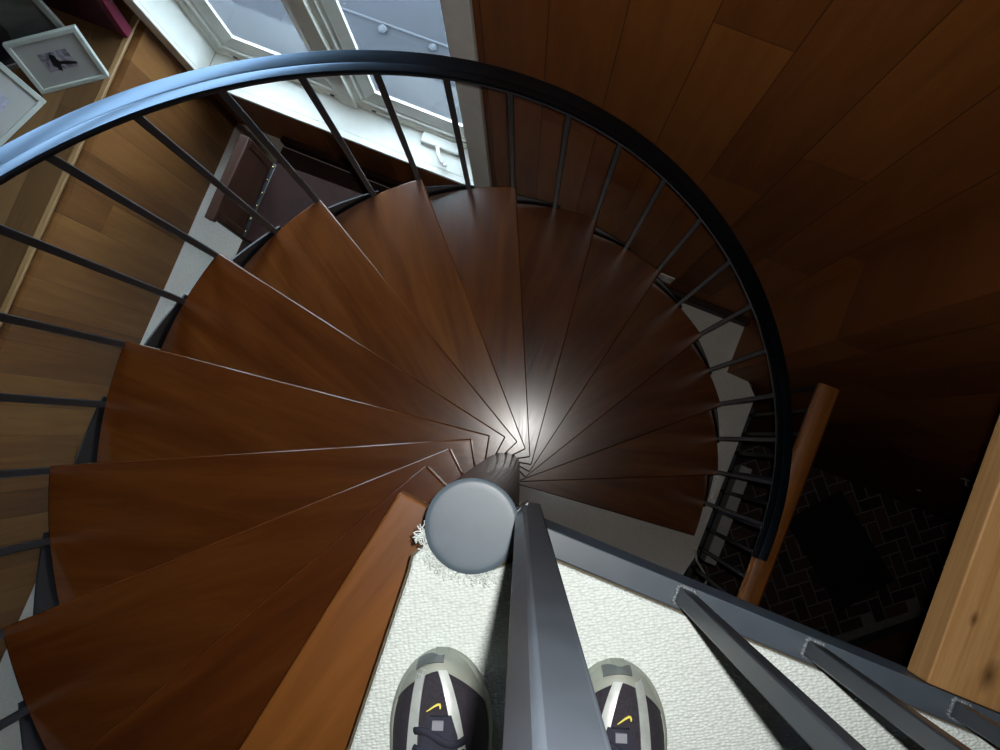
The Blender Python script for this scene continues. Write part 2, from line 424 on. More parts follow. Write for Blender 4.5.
# one tread, in its own frame: nosing corner on +X
def tread_bm():
    bm = B(); th = 0.034
    inner = (RI * math.cos(PH), RI * math.sin(PH))
    pts = [(0.03, -0.035), inner, (R, 0.0)]
    n = 14; aspan = DA * 1.12
    for i in range(1, n + 1):
        t = aspan * i / n
        pts.append((R * math.cos(t), R * math.sin(t)))
    t = aspan + 0.35
    pts.append((0.05 * math.cos(t), 0.05 * math.sin(t)))
    prism(bm, pts, -th, 0)
    return bm
def bracket_bm():
    # folded steel plate on the outer edge, climbing from the mid baluster to the tread above
    bm = B(); n = 8; rr = R + 0.004; t = 0.004
    lo, hi = [], []
    f0, f1 = 0.47 * DA, 1.0 * DA
    for i in range(n + 1):
        a_ = f0 + (f1 - f0) * i / n; s = i / n
        zb, zt = -0.034, 0.004 + s * 0.075
        lo.append([bm.verts.new((r_ * math.cos(a_), r_ * math.sin(a_), z_)) for r_, z_ in ((rr, zb), (rr + t, zb), (rr + t, zt), (rr, zt))])
    for i in range(n):
        for j in range(4):
            q = (j + 1) % 4
            bm.faces.new((lo[i][j], lo[i][q], lo[i + 1][q], lo[i + 1][j]))
    bm.faces.new(lo[0][::-1]); bm.faces.new(lo[-1])
    return bm
def tray_bm():
    bm = B(); pts = [(0.03, -0.02), (RI * math.cos(PH) * 1.6, RI * math.sin(PH) * 0.8), (R - 0.05, 0.02)]
    for i in range(1, 11):
        t = 0.02 + (DA * 1.05 - 0.02) * i / 10
        pts.append(((R - 0.012) * math.cos(t), (R - 0.012) * math.sin(t)))
    pts.append((0.05 * math.cos(DA + 0.3), 0.05 * math.sin(DA + 0.3)))
    prism(bm, pts, -0.046, -0.0345)
    return bm
tr0 = link('tread', tread_bm(), M_TREAD, bevel=0.0035, seg=2)
br0 = link('bracket', bracket_bm(), M_STEEL)
ty0 = link('tray', tray_bm(), M_STEEL)
def clone(o, parent):
    c = o.copy(); COL.objects.link(c); c.parent = parent; return c
for k in range(1, 16):
    if k == 1: tr, br, ty = tr0, br0, ty0
    else: tr = clone(tr0, stair); br = clone(br0, tr); ty = clone(ty0, tr)
    tr.parent = stair; tr.matrix_parent_inverse = Matrix.Identity(4)
    tr.location = (-CX, -CY, -k * H - ZF); tr.rotation_euler = (0, 0, ang(k))
    for c in (br, ty): c.parent = tr; c.matrix_parent_inverse = Matrix.Identity(4); c.location = (0, 0, 0)

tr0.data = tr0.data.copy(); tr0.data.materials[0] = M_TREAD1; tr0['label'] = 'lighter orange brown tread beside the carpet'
# balusters
RB = 0.981
def railz(k):
    tab = [(0, .79), (6, .785), (8, .765), (9, .785), (10, .785), (11, .765), (12, .745), (13, .75), (14, .81), (15, .90)]
    for (a_, va), (b_, vb) in zip(tab, tab[1:]):
        if a_ <= k <= b_:
            s = (k - a_) / (b_ - a_); return -k * H + va + (vb - va) * s
    return -k * H + .9
pos = []
for k in range(1, 15): pos.append((k - 0.035, k))
for k in range(2, 16): pos.append((k - 0.535, k))
for kk, k in sorted(pos):
    t = ang(kk); x, y = RB * math.cos(t), RB * math.sin(t)
    z0 = -k * H - 0.03; z1 = railz(kk) - 0.003
    bm = B(); hw = 0.0082
    box(bm, (-hw, -hw, z0), (hw, hw, z1), Matrix.Translation((x, y, 0)) @ Matrix.Rotation(t, 4, 'Z'))
    par(link('baluster', bm, M_STEEL, bevel=0.002, seg=1), stair)
# handrail: flat moulded section swept down the helix
path = []
N = 200
for i in range(N + 1):
    k = 1.2 + (14.85 - 1.2) * i / N
    t = ang(k); rr = R + 0.010
    # smooth the offset table by averaging
    z = sum(railz(min(15, max(0, k + d))) for d in (-.6, -.3, 0, .3, .6)) / 5
    path.append(Vector((rr * math.cos(t), rr * math.sin(t), z)))
prof = [(-.028, -.003), (-.025, -.006), (.025, -.006), (.028, -.003), (.028, .007), (.0245, .0115), (.009, .0128), (.006, .0118), (.003, .0128), (-.0245, .0115), (-.028, .007)]
bm = B(); sweep(bm, path, prof); par(link('handrail', bm, M_RAIL, smooth=0.5), stair)

# ------------------------------------------------------------------ landing guard
guard = empty('landing_guard_rail', (0.07, 0.024, 0))
tag(guard, 'slate grey steel guard with thick square post and bars along the landing edge', 'guard rail')
bm = B(); box(bm, (0.045, 0.008, -0.11), (1.5, 0.0385, 0.0)); par(link('edge_bar', bm, M_BAR, bevel=0.0015), guard)
bm = B(); prism(bm, [(.0525, .036), (.079, .036), (.0795, .0585), (.058, .0535)], -0.05, 0.872); par(link('post', bm, M_GUARD, bevel=0.0025), guard)
bm = B(); prism(bm, [(0.05, 0.03), (0.062, 0.03), (0.062, 0.058), (0.052, 0.042)], -0.05, -0.004); par(link('post_bracket', bm, M_GUARD), guard)
def weld(parent, x, y, z, r):
    bm = B(); bmesh.ops.create_icosphere(bm, subdivisions=3, radius=1.0)
    for v in bm.verts:
        n = mnoise.noise(v.co * 3 + Vector((x * 40, y * 40, 3)))
        v.co = Vector((x + v.co.x * r * (1 + .3 * n), y + v.co.y * r * (1 + .3 * n), z + v.co.z * r * .45 * (1 + .3 * n)))
    return par(link('weld', bm, M_WELD, parent, smooth=3.2), guard)
for bx in (0.276, 0.438, 0.619, 0.785):
    bm = B(); box(bm, (-.0095, -.0095, -.0005), (.0095, .0095, .872), Matrix.Translation((bx, 0.0245, 0)))
    b_ = par(link('baluster', bm, M_GUARD, bevel=0.002), guard)
    # weld beads round the foot
    bm = B()
    ring = []
    for i in range(25):
        a_ = 2 * PI * i / 24; q = max(abs(math.cos(a_)), abs(math.sin(a_)))
        ring.append(Vector((bx + .0108 * math.cos(a_) / q, .0245 + .0108 * math.sin(a_) / q, .001)))
    for i in range(24):
        p, q = ring[i], ring[i + 1]
        rr = .0022 + .0012 * random.random()
        bmesh.ops.create_icosphere(bm, subdivisions=2, radius=rr, matrix=Matrix.Translation((p + q) / 2))
    wv = link('weld', bm, M_WELD, smooth=3.2); wv.parent = b_; wv.matrix_parent_inverse = b_.matrix_parent_inverse.copy(); wv.matrix_parent_inverse = Matrix.Identity(4)
bm = B(); box(bm, (0.045, 0.005, 0.872), (1.5, 0.055, 0.885)); par(link('top_rail', bm, M_GUARD, bevel=0.003), guard)

# pine beam
bm = B(); box(bm, (0.576, 0.0395, -0.055), (0.90, YJ, -0.004))
o = link('pine_beam', bm, M_PINE, bevel=0.0025)
tag(o, 'pale rough sawn pine beam running from the landing bar to the wall', 'beam')

# ------------------------------------------------------------------ window
win = empty('window_1', ((WX0 + WX1) / 2, YW, WZ0)); win['kind'] = 'structure'
def wpart(name, bm, mat, parent=win, **k):
    o = link(name, bm, mat, None, **k); o['kind'] = 'structure'
    return par(o, win) if parent is win else o
bm = B()  # casing: right, left, top boards
box(bm, (WX1, YW - 0.018, WZ0 - 0.022), (WX1 + 0.085, YW, WZ1 + 0.08)); box(bm, (WX0 - 0.06, YW - 0.018, WZ0 - 0.022), (WX0, YW, WZ1 + 0.08))
box(bm, (WX0, YW - 0.018, WZ1), (WX1, YW, WZ1 + 0.08))
wpart('casing', bm, M_WHITE2, bevel=0.003)
bm = B(); box(bm, (WX0 - 0.06, YW - 0.03, WZ0 - 0.022), (WX1 + 0.002, YW - 0.001, WZ0)); box(bm, (WX0, YW - .002, WZ0 - 0.022), (WX1, YW + 0.13, WZ0))
wpart('sill', bm, M_WHITE, bevel=0.003)
bm = B(); box(bm, (WX0 - 0.02, YW, WZ0), (WX0, YW + 0.22, WZ1)); box(bm, (WX1, YW, WZ0), (WX1 + 0.02, YW + 0.22, WZ1)); box(bm, (WX0, YW, WZ1), (WX1, YW + 0.22, WZ1 + 0.02))
wpart('jamb', bm, M_WHITE)
YS = YW + 0.125
bm = B(); box(bm, (WX0, YS, WZ0 - 0.02), (WX1, YS + 0.085, WZ0 + 0.035)); box(bm, (WX0, YS, WZ0 + .035), (WX0 + .025, YS + .085, WZ1)); box(bm, (WX1 - .025, YS, WZ0 + .035), (WX1, YS + .085, WZ1))
wpart('frame', bm, M_WHITE2, bevel=0.003)
XM = -1.25
bm = B(); box(bm, (XM - 0.04, YS - 0.012, WZ0), (XM + 0.04, YS + 0.085, WZ1))
wpart('mullion', bm, M_WHITE2, bevel=0.003)
for x0, x1 in ((WX0 + 0.025, XM - 0.04), (XM + 0.04, WX1 - 0.025)):
    z0, z1 = WZ0 + 0.035, WZ1
    ya, yb = YS + 0.008, YS + 0.06
    bm = B(); sw = 0.058
    # stepped sash section: face frame and recessed glazing bead
    def ring_frame(bm, x0, x1, z0, z1, w_, ya, yb):
        box(bm, (x0, ya, z0), (x1, yb, z0 + w_)); box(bm, (x0, ya, z1 - w_), (x1, yb, z1))
        box(bm, (x0, ya, z0 + w_), (x0 + w_, yb, z1 - w_)); box(bm, (x1 - w_, ya, z0 + w_), (x1, yb, z1 - w_))
    ring_frame(bm, x0, x1, z0, z1, 0.03, ya, yb)
    ring_frame(bm, x0 + .03, x1 - .03, z0 + .03, z1 - .03, 0.02, ya + .012, yb)
    s = wpart('sash', bm, M_WHITE, bevel=0.003)
    # sloped glazing bead around the pane
    bm = B(); a0, a1, c0, c1 = x0 + .05, x1 - .05, z0 + .05, z1 - .05
    outer = [(a0, c0), (a1, c0), (a1, c1), (a0, c1)]; inn = [(a0 + .042, c0 + .048), (a1 - .042, c0 + .048), (a1 - .042, c1 - .042), (a0 + .042, c1 - .042)]
    vo = [bm.verts.new((p[0], ya + .014, p[1])) for p in outer]; vi = [bm.verts.new((p[0], ya + .034, p[1])) for p in inn]
    vb = [bm.verts.new((p[0], ya + .045, p[1])) for p in outer]; vc = [bm.verts.new((p[0], ya + .045, p[1])) for p in inn]
    for i in range(4):
        j = (i + 1) % 4
        bm.faces.new((vo[i], vo[j], vi[j], vi[i])); bm.faces.new((vb[i], vb[j], vc[j], vc[i])); bm.faces.new((vi[i], vi[j], vc[j], vc[i])); bm.faces.new((vo[i], vo[j], vb[j], vb[i]))
    g = link('glazing_bead', bm, M_WHITE); g['kind'] = 'structure'; g.parent = s
    bm = B(); box(bm, (a0, ya + .036, c0), (a1, ya + .040, c1))
    g = link('pane', bm, M_GLASS); g['kind'] = 'structure'; g.parent = s
    for cx_ in (x0 + 0.075, x1 - 0.05):
        bm = B(); box(bm, (cx_, YS - 0.004, WZ0 + 0.020), (cx_ + 0.02, YS + 0.004, WZ0 + 0.034))
        g = link('latch', bm, M_DARKMETAL, bevel=0.002); g['kind'] = 'structure'; g.parent = s
# crank operator
bm = B(); box(bm, (-0.885, YS - 0.05, WZ0), (-0.695, YS + 0.002, WZ0 + 0.028))
cr = wpart('crank_housing', bm, M_WHITE, bevel=0.008, seg=3)
bm = B(); pts = [Vector(p) for p in ((-0.80, YS - .045, WZ0 + .03), (-0.79, YS - .06, WZ0 + .045), (-0.775, YS - .085, WZ0 + .05), (-0.755, YS - .105, WZ0 + .045), (-0.735, YS - .115, WZ0 + .035))]
sweep(bm, pts, [(a_ * 1.8, b_) for a_, b_ in circ(.005, 8)])
bmesh.ops.create_icosphere(bm, subdivisions=2, radius=.011, matrix=Matrix.Translation(pts[-1]))
ch = link('crank_handle', bm, M_SOCKET, smooth=3.2); ch['kind'] = 'structure'; ch.parent = cr

# outside pale strip and blobs standing in for a faint line and two spots
def hit_ground(px, py, z):
    d = MV.transposed() @ Vector(((px - 500) / FPX, (py - 375) / FPX, 1))
    return CAM + d * ((z - CAM.z) / d.z)
ga, gb = hit_ground(340, 8, -6.5), hit_ground(470, 55, -6.5)
gd = (gb - ga).normalized()
km = Matrix.Translation(ga - gd * 6) @ Matrix.Rotation(math.atan2(gd.y, gd.x), 4, 'Z')
bm = B(); box(bm, (0, -.012, -.01), (16, .012, .02), km); struct('trim_pale_strip', bm, M_OUTPALE, bevel=0.01)
for px, py, r_, lb in ((383, 30, .04, 'pale blob outside the right casement, nearer the window middle post'), (433, 48, .034, 'pale blob outside the right casement, nearer the outer window casing')):
    g_ = hit_ground(px, py, -6.5)
    bm = B(); bmesh.ops.create_icosphere(bm, subdivisions=3, radius=1.0)
    for v in bm.verts:
        n = 1 + .25 * mnoise.noise(v.co * 1.7 + Vector((px, 0, 0)))
        v.co = Vector((v.co.x * r_ * n * 1.2, v.co.y * r_ * n, v.co.z * r_ * .7 * n))
    o = link('blob', bm, M_OUTPALE, smooth=3.2); o.location = g_ + Vector((0, 0, r_ * .5)); tag(o, lb, 'blob')
bm = B(); lathe(bm, [(0, 0), (.016, 0), (.016, .006), (.010, .012), (0, .013)], 20)
for v in bm.verts: v.co = Vector((v.co.x, -v.co.z, v.co.y))
o = link('wall_stud', bm, M_PALE, smooth=.6); o.location = (2.74, YJ, -4.6); tag(o, 'tiny pale stud low on the dark stairwell wall', 'wall fitting')
fit = empty('wall_bracket', (2.39, YJ, -3.4)); tag(fit, 'small pale bracket on the dark stairwell wall beside the pine beam', 'wall fitting')
bm = B(); box(bm, (-.045, -.008, -.02), (.045, 0, .02)); link('plate', bm, M_PALE, fit, bevel=.003)
bm = B(); tube(bm, [(-.02, -.008, .005), (-.015, -.03, .003), (.02, -.034, .0), (.05, -.03, .004)], .007, 8); link('arm', bm, M_PALE, fit, smooth=3.2)
# ------------------------------------------------------------------ sneakers
def srgb(r, g, b):
    f = lambda c: (c / 255 / 12.92) if c / 255 <= .04045 else ((c / 255 + .055) / 1.055) ** 2.4
    return (f(r), f(g), f(b))
M_UPPER = paint('sneaker_mesh_fabric', (0.022, 0.018, 0.026), rough=0.9, var=0.35, scale=300, bump=0.4, bscale=900)
M_RUBBER = paint('sneaker_grey_rubber', (0.30, 0.32, 0.27), rough=0.5, var=0.12, scale=40)
M_PATCH = paint('sneaker_toe_patch', (0.10, 0.115, 0.115), rough=0.6, var=0.15, bump=0.2)
M_STRIPE = paint('sneaker_silver_stripe', (0.46, 0.49, 0.47), rough=0.35, var=0.12, scale=60, metal=0.2)
M_TONGUE = paint('sneaker_tongue', (0.014, 0.015, 0.028), rough=0.85, var=0.4, scale=80, bump=0.5)
M_TAG = paint('sneaker_grey_tag', (0.19, 0.20, 0.23), rough=0.7, var=0.1)
M_YELLOW = paint('sneaker_yellow_thread', (0.72, 0.6, 0.07), rough=0.6, var=0.05)
SL = 0.29
def sW(y):   # half width of the shoe, y runs back from the toe tip
    t = max(y, 0) / SL
    toe = math.sqrt(max(0.0, 1 - (1 - min(1, y / 0.085)) ** 2)) if y < 0.085 else 1.0
    body = 0.0545 - 0.012 * math.exp(-((t - 0.62) / 0.17) ** 2) - 0.012 * max(0, t - .75) * 3
    heel = math.sqrt(max(0.0, 1 - max(0, (t - .86) / .14) ** 2))
    return body * toe * heel
def sH(y):
    t = y / SL
    if t < .5: return 0.030 + 0.05 * min(1, t / .5) ** 1.1 * (1 if t > 0 else 0) + 0.012 * math.sqrt(min(1, y / .03))
    return 0.092 - 0.012 * max(0, (t - .5)) * 2
def sz(x, y, off=0.0):
    W = max(sW(y), 1e-4) * 0.97; q = min(1, abs(x) / W)
    return 0.014 + sH(y) * (1 - q ** 2.4) ** 0.5 + off
def shoe(mirror, loc, rz, label, dark_tip):
    sg = -1 if mirror else 1
    root = empty('sneaker', loc, rz); root.scale = (1.06, 1.04, 1.03); tag(root, label, 'sneaker', 'pair of sneakers on the landing carpet')
    def add(name, bm, mat, par_=root, **k):
        o = link(name, bm, mat, par_, **k); return o
    ys = [0.0006, .002, .005, .009, .014, .02, .028, .037, .047, .058, .07, .083, .1, .12, .14, .16, .18, .2, .215, .23, .245, .258, .268, .276, .283, .287, .2895]
    NV = 28
    bm = B(); rings = []
    for y in ys:
        W = sW(y) * 0.97
        r_ = []
        for i in range(NV + 1):
            ph = -PI / 2 + PI * i / NV
            x = W * math.sin(ph); r_.append(bm.verts.new((x, -y, sz(x, y))))
        rings.append(r_)
    for a_, b_ in zip(rings, rings[1:]):
        for i in range(NV): bm.faces.new((a_[i], a_[i + 1], b_[i + 1], b_[i]))
    bm.faces.new(rings[0]); bm.faces.new(rings[-1][::-1])
    bm.faces.new([r_[0] for r_ in rings[::-1]] + [r_[-1] for r_ in rings]) if False else None
    add('upper', bm, M_UPPER, smooth=1.2)
    # sole with rolled edge
    bm = B(); pr = [(1.0, 0.0), (1.035, .004), (1.05, .012), (1.035, .02), (0.98, .024)]
    outline = [(sW(y), y) for y in ys] + [(-sW(y), y) for y in ys[::-1]]
    cyc = SL / 2; rr = []
    for f_, z in pr:
        rr.append([bm.verts.new((x * f_, -(cyc + (y - cyc) * (1 + (f_ - 1) * .5)), z)) for x, y in outline])
    n = len(outline)
    for a_, b_ in zip(rr, rr[1:]):
        for i in range(n):
            j = (i + 1) % n; bm.faces.new((a_[i], a_[j], b_[j], b_[i]))
    bm.faces.new(rr[0][::-1]); bm.faces.new(rr[-1])
    add('sole', bm, M_RUBBER, smooth=0.8)
    def surf(name, fn, nu, nv, off, mat, parent=root):
        """raised patch following the upper; fn(u,v)->(x,y)"""
        bm = B(); g = []; gb = []
        for i in range(nu + 1):
            r1, r2 = [], []
            for j in range(nv + 1):
                x, y, *zz = fn(i / nu, j / nv); z = zz[0] if zz else sz(x, y)
                s1 = 1 + off / .05
                r1.append(bm.verts.new((x * (1 + off * 6), -y * 1.0 + off * 2.2 * max(0, 1 - y / .04), z + off))); r2.append(bm.verts.new((x * .97, -y, z - .004)))
            g.append(r1); gb.append(r2)
        for i in range(nu):
            for j in range(nv):
                bm.faces.new((g[i][j], g[i + 1][j], g[i + 1][j + 1], g[i][j + 1])); bm.faces.new((gb[i][j], gb[i][j + 1], gb[i + 1][j + 1], gb[i + 1][j]))
        for i in range(nu):
            bm.faces.new((g[i][0], gb[i][0], gb[i + 1][0], g[i + 1][0])); bm.faces.new((g[i][nv], g[i + 1][nv], gb[i + 1][nv], gb[i][nv]))
        for j in range(nv):
            bm.faces.new((g[0][j], g[0][j + 1], gb[0][j + 1], gb[0][j])); bm.faces.new((g[nu][j], gb[nu][j], gb[nu][j + 1], g[nu][j + 1]))
        return add(name, bm, mat, parent, smooth=0.9)
    # toe cap: from the tip back to a curved seam, running further back along the sides
    def tc(u, v):
        q = -1 + 2 * v
        yb = 0.0115 + 0.046 * abs(q) ** 2.0
        y = 0.0008 + (yb - 0.0008) * max(0, (u - .06) / .94) ** 1.4
        if u < .03: return sW(.0008) * .968 * math.sin(q * PI / 2), -.0022, 0.014
        return sW(y) * .968 * math.sin(q * PI / 2) * 0.999, y
    cap_ = surf('toe_cap', tc, 16, 28, .0015, M_RUBBER)
    def tp(u, v):
        x = sg * (dark_tip + (-.016 + .03 * v)); y0 = 0.0015 + .085 * (1 - math.sqrt(1 - (x / .054) ** 2))
        return x, y0 - .001 + 0.0052 * u
    pt = surf('toe_patch', tp, 6, 10, .0028, M_PATCH, cap_)
    def strip(p0, p1, p2, w0, w1):
        def f(u, v):
            a_, b_, c_ = (1 - u) ** 2, 2 * u * (1 - u), u * u
            x = a_ * p0[0] + b_ * p1[0] + c_ * p2[0]; y = a_ * p0[1] + b_ * p1[1] + c_ * p2[1]
            ww = w0 + (w1 - w0) * u
            return x + (v - .5) * ww, y
        return f
    surf('stripe', strip((sg * -.019, .012), (sg * -.027, .05), (sg * -.023, .12), .0095, .0115), 16, 3, .0016, M_STRIPE)
    surf('stripe', strip((sg * .003, .011), (sg * .020, .04), (sg * .030, .12), .0095, .013), 16, 3, .0016, M_STRIPE)
    # tongue / lacing bed
    def tg(u, v):
        y = .050 + .115 * u; wv = .017 + .006 * u - .006 * max(0, 1 - u * 6)
        return sg * .004 + (v * 2 - 1) * wv, y
    tn = surf('tongue', tg, 12, 10, .006, M_TONGUE)
    def tgg(u, v): return sg * .002 + (v * 2 - 1) * .0055, .053 + .0085 * u
    surf('tag', tgg, 2, 4, .0085, M_TAG, tn)
    for i in range(4):
        y = .070 + .017 * i
        bm = B(); pts = []
        for j in range(13):
            q = -1 + 2 * j / 12; x = sg * .004 + q * .026; yy = y + .006 * math.sin(q * 2.4 + i)
            pts.append((x, -yy, sz(x, yy, .0075 - .006 * q * q)))
        sweep(bm, [Vector(p) for p in pts], [(a_ * 1.6, b_) for a_, b_ in circ(.0027, 8)])
        add('lace', bm, M_TONGUE, tn, smooth=3.2)
    # small yellow hooked mark on the toe box
    bm = B()
    # widths along a check shaped stroke (x to the shoe's own side)
    pts = [(x * .95, (y - .0645) * .95 + .0415, w_ * .45) for x, y, w_ in ((-.0085, .0705, .0006), (-.004, .0675, .0013), (0, .0648, .0018), (.0035, .0630, .0022), (.0058, .0630, .0024), (.0066, .0650, .0020), (.0064, .0672, .0010))]
    ft, fb = [], []
    for i, (x, y, ww) in enumerate(pts):
        x0, y0 = pts[max(0, i - 1)][:2]; x1, y1 = pts[min(len(pts) - 1, i + 1)][:2]
        d = Vector((x1 - x0, y1 - y0)).normalized(); nrm = Vector((-d.y, d.x))
        row = []
        for s_ in (-1, 1):
            xx, yy = x * 1.0 + nrm.x * ww * s_ - .003 * sg, y + nrm.y * ww * s_
            row.append((xx, yy))
        ft.append([bm.verts.new((xx, -yy, sz(xx, yy, .0014))) for xx, yy in row]); fb.append([bm.verts.new((xx, -yy, sz(xx, yy, -.002))) for xx, yy in row])
    for i in range(len(pts) - 1):
        bm.faces.new((ft[i][0], ft[i + 1][0], ft[i + 1][1], ft[i][1])); bm.faces.new((ft[i][0], fb[i][0], fb[i + 1][0], ft[i + 1][0])); bm.faces.new((ft[i][1], ft[i + 1][1], fb[i + 1][1], fb[i][1]))
    add('emblem', bm, M_YELLOW)
    # ankle opening filled by a dark sock
    bm = B(); lathe(bm, [(0.0, .125), (.028, .124), (.036, .115), (.038, .09), (.036, .05)], 28)
    for v in bm.verts: v.co = Vector((v.co.x * .9, v.co.y * 1.25 - .215, v.co.z))
    add('sock', bm, M_TONGUE, smooth=3.2)
    return root
shoe(False, (0.0335, -0.1405, 0.0), math.radians(21), 'dark mesh sneaker with silver stripes between wooden stair nosing and thick steel post', -.010)
shoe(True, (0.2265, -0.0745, 0.0), math.radians(20), 'dark mesh sneaker with silver stripes between thick steel post and slimmer slanting bars', .004)

# ------------------------------------------------------------------ chair by the window
chair = empty('side_chair', (-1.3, 0.68, ZF), 0)
tag(chair, 'dark wooden chair with maroon leather seat and brass nails under the window', 'chair')
def cp(name, bm, mat, parent=None, **k):
    return par(link(name, bm, mat, **k), chair) if parent is None else link(name, bm, mat, parent, **k)
zs = -2.57; zc = -2.22
bm = B()  # crest rail with an ogee lower edge swept along Y
profc = [(-1.545, zc), (-1.503, zc), (-1.500, zc - .012), (-1.512, zc - .022), (-1.512, zc - .05), (-1.538, zc - .05)]
v0 = [bm.verts.new((x, 0.475, z)) for x, z in profc]; v1 = [bm.verts.new((x, 0.86, z)) for x, z in profc]
bm.faces.new(v0); bm.faces.new(v1[::-1])
for i in range(6): bm.faces.new((v0[i], v1[i], v1[(i + 1) % 6], v0[(i + 1) % 6]))
cp('crest_rail', bm, M_DARKWOOD, bevel=0.003)
bm = B(); box(bm, (-1.538, 0.50, zs - .03), (-1.515, 0.84, zc - .05)); cp('back_panel', bm, M_DARKWOOD, bevel=0.003)
for y in (0.49, 0.83):
    bm = B(); box(bm, (-1.548, y, ZF + .0145), (-1.51, y + .035, zc - .045)); cp('leg', bm, M_DARKWOOD, bevel=0.004)
    bm = B(); box(bm, (-1.10, y, ZF + .0125), (-1.065, y + .035, zs - .05)); cp('leg', bm, M_DARKWOOD, bevel=0.004)
bm = B(); box(bm, (-1.53, 0.485, zs - .07), (-1.06, 0.87, zs - .02)); cp('apron', bm, M_DARKWOOD, bevel=0.004)
bm = B(); prism(bm, [(-1.515, .50), (-1.505, .48), (-1.06, .47), (-1.045, .49), (-1.045, .87), (-1.06, .885), (-1.505, .875), (-1.515, .855)], zs - .022, zs + .02)
seat = cp('seat', bm, M_LEATHER, bevel=0.018, seg=4)
bm = B(); box(bm, (-1.514, .49, zs - .012), (-1.488, .865, zs + .0215))
tb = link('trim_band', bm, M_BLACKLEATHER, bevel=0.006); tb.parent = seat; tb.parent = seat
for i in range(6):
    bm = B(); bmesh.ops.create_icosphere(bm, subdivisions=2, radius=.006, matrix=Matrix.Translation((-1.500, .52 + .065 * i, zs + .0225)))
    nl = link('nail', bm, M_BRASS, smooth=3.2); nl.parent = seat
# keep world placement of the seat's own children
for ch_ in seat.children: ch_.matrix_parent_inverse = Matrix.Identity(4)

bm = B(); box(bm, (-1.70, 0.28, ZF), (-0.55, 1.065, ZF + .012)); box(bm, (-1.705, 0.28, ZF), (-1.69, 1.065, ZF + .014))
tag(link('rug', bm, M_RUG, bevel=0.004), 'dark reddish rug under the leather chair by the window', 'rug')

# ------------------------------------------------------------------ pictures on the ledge
def basis(o_, e, s):
    """matrix with x along e (unit), y along s (unit), z = normal"""
    n = e.cross(s).normalized()
    m = Matrix.Identity(4)
    for i in range(3): m[i][0], m[i][1], m[i][2], m[i][3] = e[i], s[i], n[i], o_[i]
    return m
def photo_mat(name, cols, scale):
    k = NT(name); tc = k.n('ShaderNodeTexCoord')
    f = k.noise(tc.outputs['Object'], scale, 3, 0.6, 1.0)
    k.p(color=k.ramp(f, cols), rough=0.5); return k.m
M_PH1 = photo_mat('photo_print', [(0.3, srgb(70, 68, 78)), (0.55, srgb(140, 138, 146)), (0.8, srgb(170, 168, 172))], 25)
M_PH2 = photo_mat('photo_print_blue', [(0.3, srgb(120, 120, 140)), (0.6, srgb(165, 165, 180)), (0.8, srgb(190, 188, 190))], 18)
M_INK = paint('photo_dark_figure', (0.012, 0.012, 0.016), rough=0.5)
M_DPH = photo_mat('dark_photo_print', [(0.3, srgb(52, 54, 54)), (0.55, srgb(80, 82, 78)), (0.8, srgb(96, 92, 90))], 6)
def frame(o_, e, s, W, Hh, bw, dep, label, mats, fig, mount=True):
    e = e.normalized(); s = (s - e * s.dot(e)).normalized()
    m = basis(o_, e, s)
    root = empty('picture_frame'); root.matrix_world = m
    tag(root, label, 'picture frame')
    def add(n_, bm, mt, **k):
        return link(n_, bm, mt, root, **k)
    bm = B()
    box(bm, (0, 0, -dep), (W, bw, 0)); box(bm, (0, Hh - bw, -dep), (W, Hh, 0)); box(bm, (0, bw, -dep), (bw, Hh - bw, 0)); box(bm, (W - bw, bw, -dep), (W, Hh - bw, 0))
    add('border', bm, mats[0], bevel=0.002)
    bm = B(); box(bm, (bw, bw, -dep), (W - bw, Hh - bw, -dep * .45)); mt = add('mount', bm, mats[1])
    x0, y0, x1, y1 = fig['rect']
    bm = B(); box(bm, (x0 * W, y0 * Hh, -dep * .45), (x1 * W, y1 * Hh, -dep * .45 + .001)); ph = add('print', bm, mats[2])
    bm = B()
    for poly in fig['shapes']:
        prism(bm, [(x * W, y * Hh) for x, y in poly], -dep * .45 + .001, -dep * .45 + .0016)
    o = link('silhouette', bm, M_INK); o.parent = ph
    return root
A = Vector((-2.2304, .6609, ZL)); Bp = Vector((-2.0052, .8238, ZL))
ell = lambda cx, cy, rx, ry, n=14, w_=0: [(cx + rx * math.cos(2 * PI * i / n) * (1 + w_ * math.sin(5 * i)), cy + ry * math.sin(2 * PI * i / n) * (1 + w_ * math.cos(3 * i))) for i in range(n)]
frame(A + Vector((0, 0, .001)), Bp - A, Vector((-.0567, .0785, .211)), .278, .232, .018, .02, 'small white framed photo with wide mount leaning nearest the red panel on ledge',
      (M_FRAMEW, M_MAT, M_PH1), dict(rect=(.30, .33, .70, .68), shapes=[ell(.46, .5, .055, .13, w_=.2), ell(.47, .57, .035, .06), [(.47, .45), (.60, .40), (.72, .37), (.72, .42), (.6, .47), (.49, .5)], [(.42, .36), (.5, .4), (.47, .3)]]))
A2 = Vector((-2.335, .31, ZL + .001)); B2 = Vector((-2.1998, .6423, ZL + .001))
frame(A2, B2 - A2, Vector((-.1254, .0509, .1428)), .359, .30, .02, .02, 'larger white framed photo lying back on the ledge at its open front corner',
      (M_FRAMEW, M_MAT, M_PH2), dict(rect=(.25, .27, .75, .73), shapes=[[(.3, .4), (.45, .5), (.66, .62), (.70, .66), (.5, .6), (.33, .48)]]))
